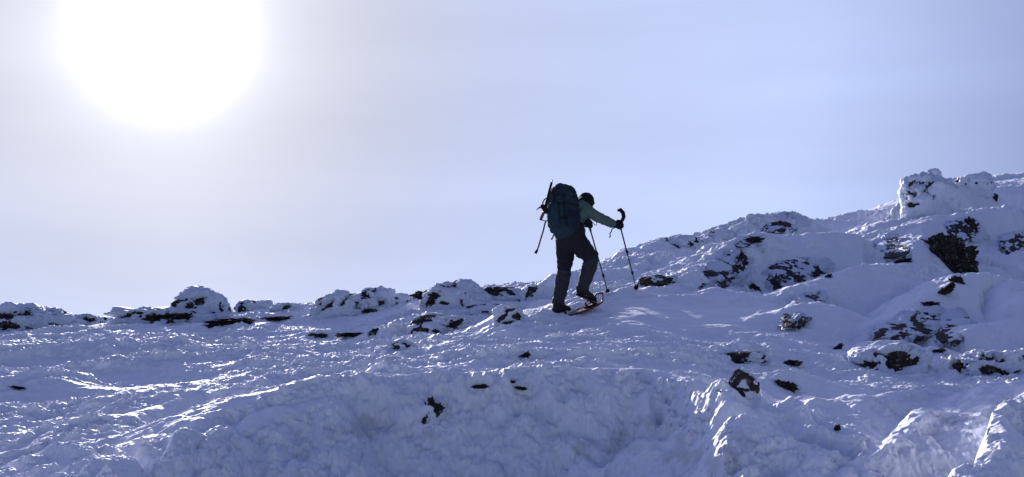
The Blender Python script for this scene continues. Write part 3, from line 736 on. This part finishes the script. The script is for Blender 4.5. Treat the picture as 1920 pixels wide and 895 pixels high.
def solid(name, parts, mat, parent=None, voxel=None, smooth_it=3, wr=0., wf=14., smooth=True):
    V, Fc = merge(parts)
    o = mesh_obj(name, [tuple(v) for v in V], Fc, mat, smooth=smooth)
    bm = bmesh.new(); bm.from_mesh(o.data); bmesh.ops.recalc_face_normals(bm, faces=bm.faces); bm.to_mesh(o.data); bm.free()
    if voxel:
        md = o.modifiers.new('r', 'REMESH'); md.mode = 'VOXEL'; md.voxel_size = voxel
        if smooth_it:
            m2 = o.modifiers.new('s', 'SMOOTH'); m2.iterations = smooth_it; m2.factor = .5
        dg = bpy.context.evaluated_depsgraph_get(); ev = o.evaluated_get(dg)
        me = bpy.data.meshes.new_from_object(ev); old = o.data; o.modifiers.clear(); o.data = me; bpy.data.meshes.remove(old)
        if wr:
            n = len(me.vertices); co_ = np.empty(n * 3, np.float32); me.vertices.foreach_get('co', co_); co_ = co_.reshape(-1, 3)
            nn = np.empty(n * 3, np.float32); me.vertex_normals.foreach_get('vector', nn); nn = nn.reshape(-1, 3)
            q = co_ * np.array([1, 1, 1.5]) * wf
            d = bil3(q, 2) * wr + fbm3(q * .45, 2) * wr * .8
            me.vertices.foreach_set('co', (co_ + nn * d[:, None]).astype(np.float32).ravel())
        me.polygons.foreach_set('use_smooth', np.ones(len(me.polygons), dtype=bool))
        if not me.materials: me.materials.append(mat)
        me.update()
    if parent is not None: o.parent = parent
    return o
def strap(name, pts, w_, t_, side, mat, parent=None):
    return solid(name, [tube(pts, [(w_, t_)] * len(pts), side, n=8, cap=False, sq=5)], mat, parent)

# joints
hipL, kneeL, ankL = J(1059, 452, .08), J(1058, 507, .08), J(1047, 566, .01)
hipR, kneeR, ankR = J(1083, 454, -.08), J(1110, 486, .02), J(1092, 541, -.04)
waist, chest, shc = J(1071, 432, .0), J(1078, 402, .05), J(1082, 385, .06)
shR, elR, wrR = J(1093, 388, -.10), J(1120, 407, .0), J(1149, 420, .13)
shL, elL, wrL = J(1072, 385, .20), J(1090, 414, .36), J(1100, 420, .50)
neck, head = J(1090, 380, .09), J(1099, 381, .12)
handR, handL = J(1162, 421, .17), J(1104, 421, .53)
heelL, toeL = J(1041, 585, -.05), J(1066, 582, .14)
heelR, toeR = J(1086, 552, -.08), J(1114, 565, .08)
tipR = Vector(tR); tipL = Vector(tL)

def hand_parts(hand, wrist, axis, rf=.0095, rp=1.0):
    """a fist closed on a pole: palm, four bent fingers of different length, thumb across them"""
    u = (wrist - hand); u = (u - axis * u.dot(axis)).normalized(); v = axis.cross(u).normalized()
    def pt(a, r, z): a = math.radians(a); return hand + u * (math.cos(a) * r) + v * (math.sin(a) * r) + axis * z
    parts = [tube([wrist, hand.lerp(wrist, .55) + v * .012, pt(70, .034, 0), pt(115, .034, 0)], [(.027 * rp, .022 * rp), (.034 * rp, .020 * rp), (.042 * rp, .016 * rp), (.040 * rp, .013 * rp)], axis, n=12)]
    for i, (L, r) in enumerate(((.92, 1.), (1., 1.05), (.95, 1.), (.8, .88))):
        z = (1.5 - i) * .0215
        angs = [105, 150, 195, 195 + 50 * L, 195 + 95 * L, 195 + 120 * L]
        parts.append(tube([pt(a, rr_, z + (0 if k < 2 else .002)) for k, (a, rr_) in enumerate(zip(angs, (.034, .036, .033, .029, .027, .026)))], [rf * r * q for q in (1.15, 1.15, 1.08, 1.0, .95, .8)], n=10))
    parts.append(tube([pt(45, .034, .018), pt(15, .038, .036), pt(-25, .034, .044), pt(-70, .030, .043), pt(-100, .028, .040)], [rf * q for q in (1.5, 1.4, 1.2, 1.1, .9)], n=10))
    return parts
axR = (J(1160, 408, .17) - tipR).normalized(); axR = (handR - tipR).normalized(); axL = (handL - tipL).normalized()

hf = (hd * .92 + Vector((0, 0, -.32))).normalized()       # where the face looks: up the slope, at the next step
hu = (UP - hf * UP.dot(hf)).normalized(); hs = hf.cross(hu)
body_parts = [
 tube([J(1071, 458, 0), waist, chest, shc], [(.150, .110), (.130, .095), (.155, .105), (.14, .085)], rt, n=20),
 tube([shc, neck, head - hf * .01], [.060, .052, .050]),
 ellipsoid(head, (hs * .074, hf * .090, hu * .108)),
 ellipsoid(head + hf * .045 - hu * .055, (hs * .048, hf * .046, hu * .045)),     # jaw
 tube([head + hf * .086 + hu * .018, head + hf * .103 - hu * .018], [.010, .016], n=8),   # nose
 tube([head + hf * .085 - hu * .052 - hs * .02, head + hf * .092 - hu * .050, head + hf * .085 - hu * .052 + hs * .02], [.006, .007, .006], n=8),
 ellipsoid(head + hs * .075 - hf * .005, (hs * .010, hf * .020, hu * .030)), ellipsoid(head - hs * .075 - hf * .005, (hs * .010, hf * .020, hu * .030)),
 tube([shR, elR, wrR], [.050, .038, .027]), tube([shL, elL, wrL], [.050, .038, .027]), tube([shL, shc, shR], [.055, .07, .055]),
 tube([hipL, kneeL, ankL], [.085, .055, .038]), tube([hipR, kneeR, ankR], [.085, .055, .038]),
 tube([ankL, heelL + UP * .03, toeL], [(.036), (.038), (.030)]), tube([ankR, heelR.lerp(toeR, .25) + UP * .02, toeR], [.036, .038, .030]),
] + hand_parts(handR, wrR, axR, .0085, .9) + hand_parts(handL, wrL, axL, .0085, .9)
person = solid('person', body_parts, M_SKIN, None, voxel=.008, smooth_it=2)
tag(person, 'hiker in green jacket and black trousers climbing the snow, seen from behind', 'person')
for sgn in (-1, 1):
    solid('eye', [ellipsoid(head + hf * .083 + hu * .012 + hs * sgn * .030, (hs * .012, hf * .008, hu * .007))], M_BLACK, person)

jacket = solid('jacket', [
 tube([J(1070, 434, 0), J(1071, 420, .02), chest, shc], [(.172, .135), (.168, .135), (.182, .135), (.165, .105)], rt, n=24),
 tube([shL, shc, shR], [.070, .09, .070]),
 tube([shR, shR.lerp(elR, .5), elR, elR.lerp(wrR, .5), wrR], [.078, .074, .068, .062, .052], n=18),
 tube([shL, shL.lerp(elL, .5), elL, elL.lerp(wrL, .5), wrL], [.072, .066, .060, .054, .046], n=18),
 tube([shc, neck.lerp(shc, .3)], [.085, .075])], M_JACKET, person, voxel=.010, wr=.010, wf=11)
solid('hood', [ellipsoid(head - hf * .012 + hu * .006, (hs * .100, hf * .108, hu * .128)), tube([head - hu * .04 - hf * .03, neck, shc.lerp(neck, .5)], [.088, .080, .080]),
 tube([head + hu * .02 + hf * .07 + hs * .075, head + hu * .055 + hf * .085, head + hu * .02 + hf * .07 - hs * .075], [.010, .012, .010], n=8)], M_BLACK, person, voxel=.009, wr=.004, wf=14)
solid('trousers', [
 tube([J(1070, 422, 0), J(1069, 436, 0), J(1070, 448, 0), J(1072, 462, 0)], [(.180, .145), (.200, .165), (.205, .165), (.185, .140)], rt, n=24),
 tube([J(1060, 450, .06), J(1060, 482, .09), kneeL, kneeL.lerp(ankL, .25)], [.124, .110, .080, .070], n=18),
 tube([J(1081, 450, -.06), J(1095, 470, -.04), J(1107, 482, .01), kneeR.lerp(ankR, .25)], [.124, .120, .092, .074], n=18)], M_TROU, person, voxel=.010, wr=.008, wf=11)
for kn, an, a in ((kneeL, ankL, .12), (kneeR, ankR, .06)):
    g = solid('gaiter', [tube([kn.lerp(an, a - .06), kn.lerp(an, .3), kn.lerp(an, .6), kn.lerp(an, .9), kn.lerp(an, 1.05)], [.088, .092, .086, .074, .080], n=20)], M_GAIT, person, voxel=.008, smooth_it=2, wr=.006, wf=12)
    p0 = kn.lerp(an, a - .02)
    ringp = [p0 + (hd * math.cos(t) + rt * math.sin(t)) * .084 for t in np.linspace(0, 2 * PI, 17)]
    solid('gaiter_strap', [tube(ringp, [(.010, .004)] * 17, UP, n=8, cap=False)], M_WEB, g)
def boot(heel, toe, ank):
    f = (toe - heel).normalized(); s_ = f.cross(UP).normalized(); n_ = s_.cross(f).normalized()
    up_ = [tube([ank, ank.lerp(heel, .4), heel.lerp(toe, .12) + n_ * .03], [.062, .062, .055], n=16),
           tube([heel + n_ * .035, heel.lerp(toe, .35) + n_ * .045, heel.lerp(toe, .75) + n_ * .030, toe + n_ * .022], [(.046, .045), (.046, .055), (.052, .042), (.042, .030)], s_, n=18)]
    b = solid('boot', up_, M_BOOT, person, voxel=.007, smooth_it=2, wr=.003, wf=20)
    solid('sole', [tube([heel - f * .02 - n_ * .006, heel.lerp(toe, .3) - n_ * .004, heel.lerp(toe, .75) - n_ * .006, toe + f * .02], [(.042, .013), (.040, .012), (.052, .012), (.036, .011)], s_, n=16, sq=4)], M_BLACK, b)
    for k in range(4):
        c = heel.lerp(toe, .35 + k * .12) + n_ * (.095 - k * .012)
        solid('lace', [tube([c - s_ * .03, c + n_ * .004, c + s_ * .03], [.004] * 3, n=6)], M_WEB, b)
boot(heelL, toeL, ankL); boot(heelR, toeR, ankR)
for hnd, wr_, ax in ((handR, wrR, axR), (handL, wrL, axL)):
    g = solid('glove', hand_parts(hnd, wr_, ax, .0145, 1.35) + [tube([wr_.lerp(hnd, .55), wr_, wr_ - (hnd - wr_) * .35], [.040, .047, .052], n=16)], M_BLACK, person, voxel=.006, smooth_it=1)

# backpack
pack = bpy.data.objects.new('backpack', None); COL.objects.link(pack); pack.location = J(1060, 436, -.08)
tag(pack, 'large dark teal hiking backpack with black lid worn on the back of the climbing hiker', 'backpack')
def local(o):   # meshes are modelled in place; keep them there under the empty
    o.matrix_parent_inverse = Matrix.Translation(pack.location).inverted(); return o
def pk(name, parts, mat, parent=pack, **k):
    o = solid(name, parts, mat, None, **k); o.parent = parent
    if parent is pack: local(o)
    return o
prof = [(437, 1061, .70), (430, 1059.5, .86), (420, 1057.5, .97), (408, 1056.5, 1.0), (395, 1056, 1.02), (382, 1055, 1.0), (371, 1054, .95), (364, 1053, .86)]
def pc(x, y): return J(x, y, -.06 - .07 * (y - 400) / 40)
pbody = pk('pack_body', [tube([pc(x, y) for y, x, s_ in prof], [(.196 * s_, .165 * s_) for y, x, s_ in prof], rt, n=32, sq=3.0)], M_PACK, voxel=.010, smooth_it=3, wr=.010, wf=8)
plid = pk('lid', [tube([pc(1053.5, 368), pc(1052, 361), pc(1051, 354), pc(1050, 350)], [(.180, .150), (.165, .140), (.125, .11), (.07, .06)], rt, n=28, sq=2.8)], M_LID, voxel=.010, wr=.009, wf=10)
bk = -hd
def on_pack(a, y, off=.0):    # a point on the pack's skin: a = angle from rt towards the outer face
    i = min(range(len(prof)), key=lambda k: abs(prof[k][0] - y)); s_ = prof[i][2]
    c_, s2 = math.cos(math.radians(a)), math.sin(math.radians(a)); m = (abs(c_) ** 3 + abs(s2) ** 3) ** (-1 / 3)
    x = np.interp(-y, [-p[0] for p in prof], [p[1] for p in prof])
    return pc(x, y) + rt * ((.196 * s_ + off) * c_ * m) + bk * ((.165 * s_ + off) * s2 * m)
pk('front_pocket', [tube([on_pack(90, y, .005) for y in (424, 410, 395, 384)], [(.085, .028), (.098, .036), (.094, .034), (.075, .022)], rt, n=20, sq=3)], M_PACK, voxel=.008, wr=.006, wf=12)
pk('side_pocket', [tube([on_pack(8, y, .004) for y in (430, 420, 408, 400)], [(.085, .022), (.095, .030), (.095, .028), (.08, .018)], bk, n=20, sq=3)], M_LID, voxel=.008, wr=.005, wf=12)
for y in (415, 388, 372):
    st_ = pk('compression_strap', [tube([on_pack(a, y - (a - 10) * .03, .012) for a in (-25, 0, 20, 35, 45, 55, 70, 90)], [(.009, .003)] * 8, UP, n=8, cap=False)], M_WEB)
    pk('buckle', [tube([on_pack(43, y, .018), on_pack(52, y, .018)], [(.014, .006)] * 2, UP, n=8)], M_WEB, parent=st_)
pk('webbing_ladder', [tube([on_pack(45, y, .012) for y in (428, 415, 400, 385, 370)], [(.010, .003)] * 5, rt, n=8, cap=False)], M_WEB)
pk('logo_patch', [tube([on_pack(28, 371, .010), on_pack(10, 371, .010)], [(.010, .003)] * 2, UP, n=8, sq=4)], M_PATCH)
pk('lid_strap', [tube([pc(1052, 349) + bk * .02, pc(1050, 353) + bk * .115, pc(1051, 362) + bk * .150, on_pack(80, 375, .016), on_pack(80, 386, .045)], [(.010, .003)] * 5, rt, n=8, cap=False)], M_WEB)
pk('hip_belt', [tube([J(1060, 437, 0) + rt * .0 + bk * .13, J(1070, 436, 0) + rt * .15 + bk * .06, J(1071, 434, 0) + rt * .185 + hd * .03, J(1071, 433, 0) + rt * .12 + hd * .12, J(1071, 432, 0) + hd * .155, J(1071, 433, 0) - rt * .12 + hd * .12, J(1071, 434, 0) - rt * .185 + hd * .03, J(1070, 436, 0) - rt * .15 + bk * .06], [(.032, .010), (.045, .016), (.040, .014), (.024, .006), (.018, .004), (.024, .006), (.040, .014), (.045, .016)], UP, n=12, sq=3)], M_LID, voxel=.008, smooth_it=2)
for sg, sh in ((1, shR), (-1, shL)):
    b0 = shc + rt * sg * .085
    pk('shoulder_strap', [tube([b0 + bk * .12 + UP * .0, b0 + UP * .085, b0 + hd * .12 + UP * .02, chest + rt * sg * .10 + hd * .155, chest + rt * sg * .15 + hd * .09 - UP * .09, waist + rt * sg * .17 + UP * .04, waist + rt * sg * .14 + bk * .05], [(.032, .010), (.034, .012), (.034, .012), (.030, .010), (.014, .005), (.012, .004), (.012, .004)], rt, n=10, sq=3)], M_LID)
pk('belt_pouch', [tube([J(1100, 414, -.02), J(1103, 424, .0)], [(.045, .03), (.040, .028)], rt, n=14, sq=3)], M_WEB, voxel=.007)
pk('hanging_loop', [tube([J(1105, 411, .0), J(1110, 416, .02), J(1114, 421, .03), J(1118, 423, .03), J(1119, 418, .02), J(1115, 413, .0)], [.005] * 6, n=6)], M_WEB)
hs_ = pk('hanging_strap', [tube([J(1024, 414, -.1), J(1021.5, 420, -.1), J(1019, 432, -.1), J(1014, 448, -.1), J(1010, 462, -.1), J(1006.5, 472, -.1)], [(.009, .003)] * 6, Vector((1, 0, 0)), n=8, cap=False)], M_WEB)
pk('buckle', [tube([J(1007.5, 469, -.1), J(1004, 475, -.1)], [(.013, .006), (.018, .007)], Vector((1, 0, 0)), n=8)], M_WEB, parent=hs_)
pk('axe_loop', [tube([J(1029, 372, -.14), J(1022, 373, -.14), J(1018, 379, -.14), J(1018, 388, -.14), J(1023, 395, -.14), J(1029, 398, -.14)], [(.008, .004)] * 6, n=8)], M_WEB)
pk('axe_loop', [tube([J(1014, 411, -.14), J(1019, 414, -.14), J(1025, 414.5, -.14), J(1030, 411, -.14)], [.006] * 4, n=8)], M_WEB)
pk('belt_end_strap', [tube([J(1038, 441, -.05), J(1036, 446, -.05), J(1034, 449, -.05)], [(.016, .006), (.012, .005), (.018, .008)], rt, n=8)], M_WEB)

axe = bpy.data.objects.new('ice_axe', None); COL.objects.link(axe); axe.location = J(1019, 393, -.15)
tag(axe, 'ice axe strapped head down to the left side of the teal backpack', 'ice axe')
def ax_(name, parts, mat, **k):
    o = solid(name, parts, mat, None, **k); o.parent = axe; o.matrix_parent_inverse = Matrix.Translation(axe.location).inverted(); return o
ax_('shaft', [tube([J(1034.2, 343, -.15), J(1030, 358, -.16), J(1026, 374, -.16), J(1021, 393, -.15)], [(.017, .010)] * 4, hd, n=12)], M_BLACK)
ax_('spike', [tube([J(1034.2, 344, -.15), J(1035.2, 339, -.15), J(1035.6, 336.5, -.15)], [.010, .007, .001], n=10, cap=False)], M_STEEL)
ax_('pick', [tube([J(1023, 388, -.15), J(1015, 388, -.16), J(1010, 390.5, -.17), J(1005, 394.5, -.18)], [(.014, .006), (.012, .005), (.008, .004), (.002, .002)], UP, n=8)], M_METAL)
ax_('adze', [tube([J(1022, 392, -.15), J(1019, 400, -.14), J(1015.5, 408, -.13), J(1013.5, 413, -.13)], [(.016, .008), (.017, .006), (.018, .006), (.016, .005)], Vector((1, 0, 0)), n=8, sq=3)], M_METAL)
ax_('head_cover', [tube([J(1016, 386, -.15), J(1021, 391, -.15), J(1025, 399, -.14)], [.028, .036, .026], n=12)], M_BLACK, voxel=.008, wr=.006, wf=20)

# trekking poles
def pole(grip_pts, hand, tip, label):
    e = bpy.data.objects.new('trekking_pole', None); COL.objects.link(e); e.location = tip
    tag(e, label, 'trekking pole', 'pair of trekking poles')
    def pp(name, parts, mat, parent=e, **k):
        o = solid(name, parts, mat, None, **k); o.parent = parent
        if parent is e: o.matrix_parent_inverse = Matrix.Translation(e.location).inverted()
        return o
    d = (tip - hand).normalized(); L = (tip - hand).length
    pp('grip', [tube(grip_pts + [hand + d * .10], [.016, .026, .027, .025, .023, .016][:len(grip_pts)] + [.013], n=14)], M_BLACK, voxel=.005, smooth_it=2)
    a = hand + d * .08
    pp('shaft', [tube([a, a + d * (L - .08) * .38], [.0095] * 2, n=12), tube([a + d * (L - .08) * .36, a + d * (L - .08) * .70], [.0080] * 2, n=12), tube([a + d * (L - .08) * .68, tip - d * .04], [.0065] * 2, n=12)], M_METAL)
    for q in (.36, .70):
        c = a + d * (L - .08) * q
        k_ = pp('flick_lock', [tube([c - d * .022, c + d * .022], [.014] * 2, n=12)], M_BLACK)
        pp('lever', [tube([c - d * .02 + rt * .016, c + d * .016 + rt * .019], [(.006, .004)] * 2, n=8)], M_BLACK, parent=k_)
    pp('basket', [tube([tip - d * .062, tip - d * .054], [.030, .030], n=20)], M_BLACK)
    pp('tip', [tube([tip - d * .05, tip + d * .01], [.006, .002], n=10)], M_STEEL)
    return pp, d
ppR, dR = pole([J(1158.5, 395, .17), J(1163, 393.5, .17), J(1168, 399, .17), J(1169.5, 407, .17), J(1167, 413, .17), handR.lerp(tipR, -.02)], handR, tipR, 'black trekking pole in the raised outstretched hand, the right of the two poles')
ppL, dL = pole([J(1099.5, 404, .53), J(1102, 403, .53), J(1103.5, 409, .53), handL + (handL - tipL).normalized() * .05], handL, tipL, 'black trekking pole held close to the body, its shaft passing behind the bent knee')
ppR('wrist_strap', [tube([J(1157, 426, .13), J(1148, 429, .12), J(1146.5, 434, .12), J(1143.5, 438, .12), J(1144.5, 442, .12), J(1143, 446, .12)], [(.007, .003)] * 6, Vector((1, 0, 0)), n=8)], M_WEB)

# snowshoes
def snowshoe(tail, mid, toe, curl, label):
    tail, mid, toe, curl = [q - UP * .035 for q in (tail, mid, toe, curl)]
    e = bpy.data.objects.new('snowshoe', None); COL.objects.link(e); e.location = mid
    tag(e, label, 'snowshoe', 'pair of snowshoes')
    def pp(name, parts, mat, parent=e, **k):
        o = solid(name, parts, mat, None, **k); o.parent = parent
        if parent is e: o.matrix_parent_inverse = Matrix.Translation(e.location).inverted()
        return o
    f = (mid - tail).normalized(); s_ = f.cross(UP).normalized(); n_ = s_.cross(f)
    ctr = [tail, tail.lerp(mid, .33), tail.lerp(mid, .66), mid, mid.lerp(toe, .6) + n_ * .0, toe, curl]
    ts = np.linspace(0, len(ctr) - 1, 25)
    def cp(t):
        i = min(int(t), len(ctr) - 2); q = t - i; return ctr[i].lerp(ctr[i + 1], q)
    wd = lambda t: .098 * (math.sin(min(1, (t + .08) / 2.2) * PI / 2) ** .7) * (1 if t < 4 else math.cos((t - 4) / 2.3 * PI / 2) ** .5)
    left = [cp(t) + s_ * wd(t) for t in ts]; right = [cp(t) - s_ * wd(t) for t in ts]
    loop = left + right[::-1] + [left[0]]
    pp('frame', [tube(loop, [.010] * len(loop), n=10, cap=False)], M_RED)
    V = []; Fc = []
    for i, t in enumerate(ts[:-4]):
        for a, z in ((.9, .003), (.9, -.003), (-.9, -.003), (-.9, .003)): V.append(cp(t) + s_ * wd(t) * a + n_ * z)
    m = len(ts[:-4])
    for i in range(m - 1):
        for k in range(4): Fc.append((i * 4 + k, i * 4 + (k + 1) % 4, i * 4 + 4 + (k + 1) % 4, i * 4 + 4 + k))
    Fc += [(0, 1, 2, 3), tuple((m - 1) * 4 + k for k in (3, 2, 1, 0))]
    pp('deck', [(V, Fc)], M_RED, smooth=False)
    c = mid - f * .02
    b = pp('binding', [tube([c - s_ * .06 + n_ * .01, c - s_ * .055 + n_ * .05, c + n_ * .075, c + s_ * .055 + n_ * .05, c + s_ * .06 + n_ * .01], [(.016, .005)] * 5, f, n=8), tube([c - f * .08 + n_ * .012, c + f * .09 + n_ * .012], [(.045, .008)] * 2, s_, n=12, sq=4)], M_BLACK)
    for q in (-.04, .0, .04):
        pp('crampon_tooth', [tube([c + s_ * q + n_ * .0, c + s_ * q - n_ * .035], [.009, .001], n=6, cap=False)], M_STEEL, parent=b)
    pp('heel_lift', [tube([mid - f * .22 - s_ * .035 + n_ * .005, mid - f * .24 - s_ * .035 + n_ * .035, mid - f * .24 + s_ * .035 + n_ * .035, mid - f * .22 + s_ * .035 + n_ * .005], [.004] * 4, n=8)], M_STEEL)
snowshoe(J(1024, 592.5, -.26), J(1056, 588, .04), J(1070, 581, .16), J(1075, 577, .20), 'red snowshoe under the straight left leg, lying flat on the snow')
snowshoe(J(1068, 586, -.28), J(1108, 569, .03), J(1119, 561, .12), J(1124.5, 545, .15), 'red snowshoe under the raised heel of the bent right leg, toe curling up')
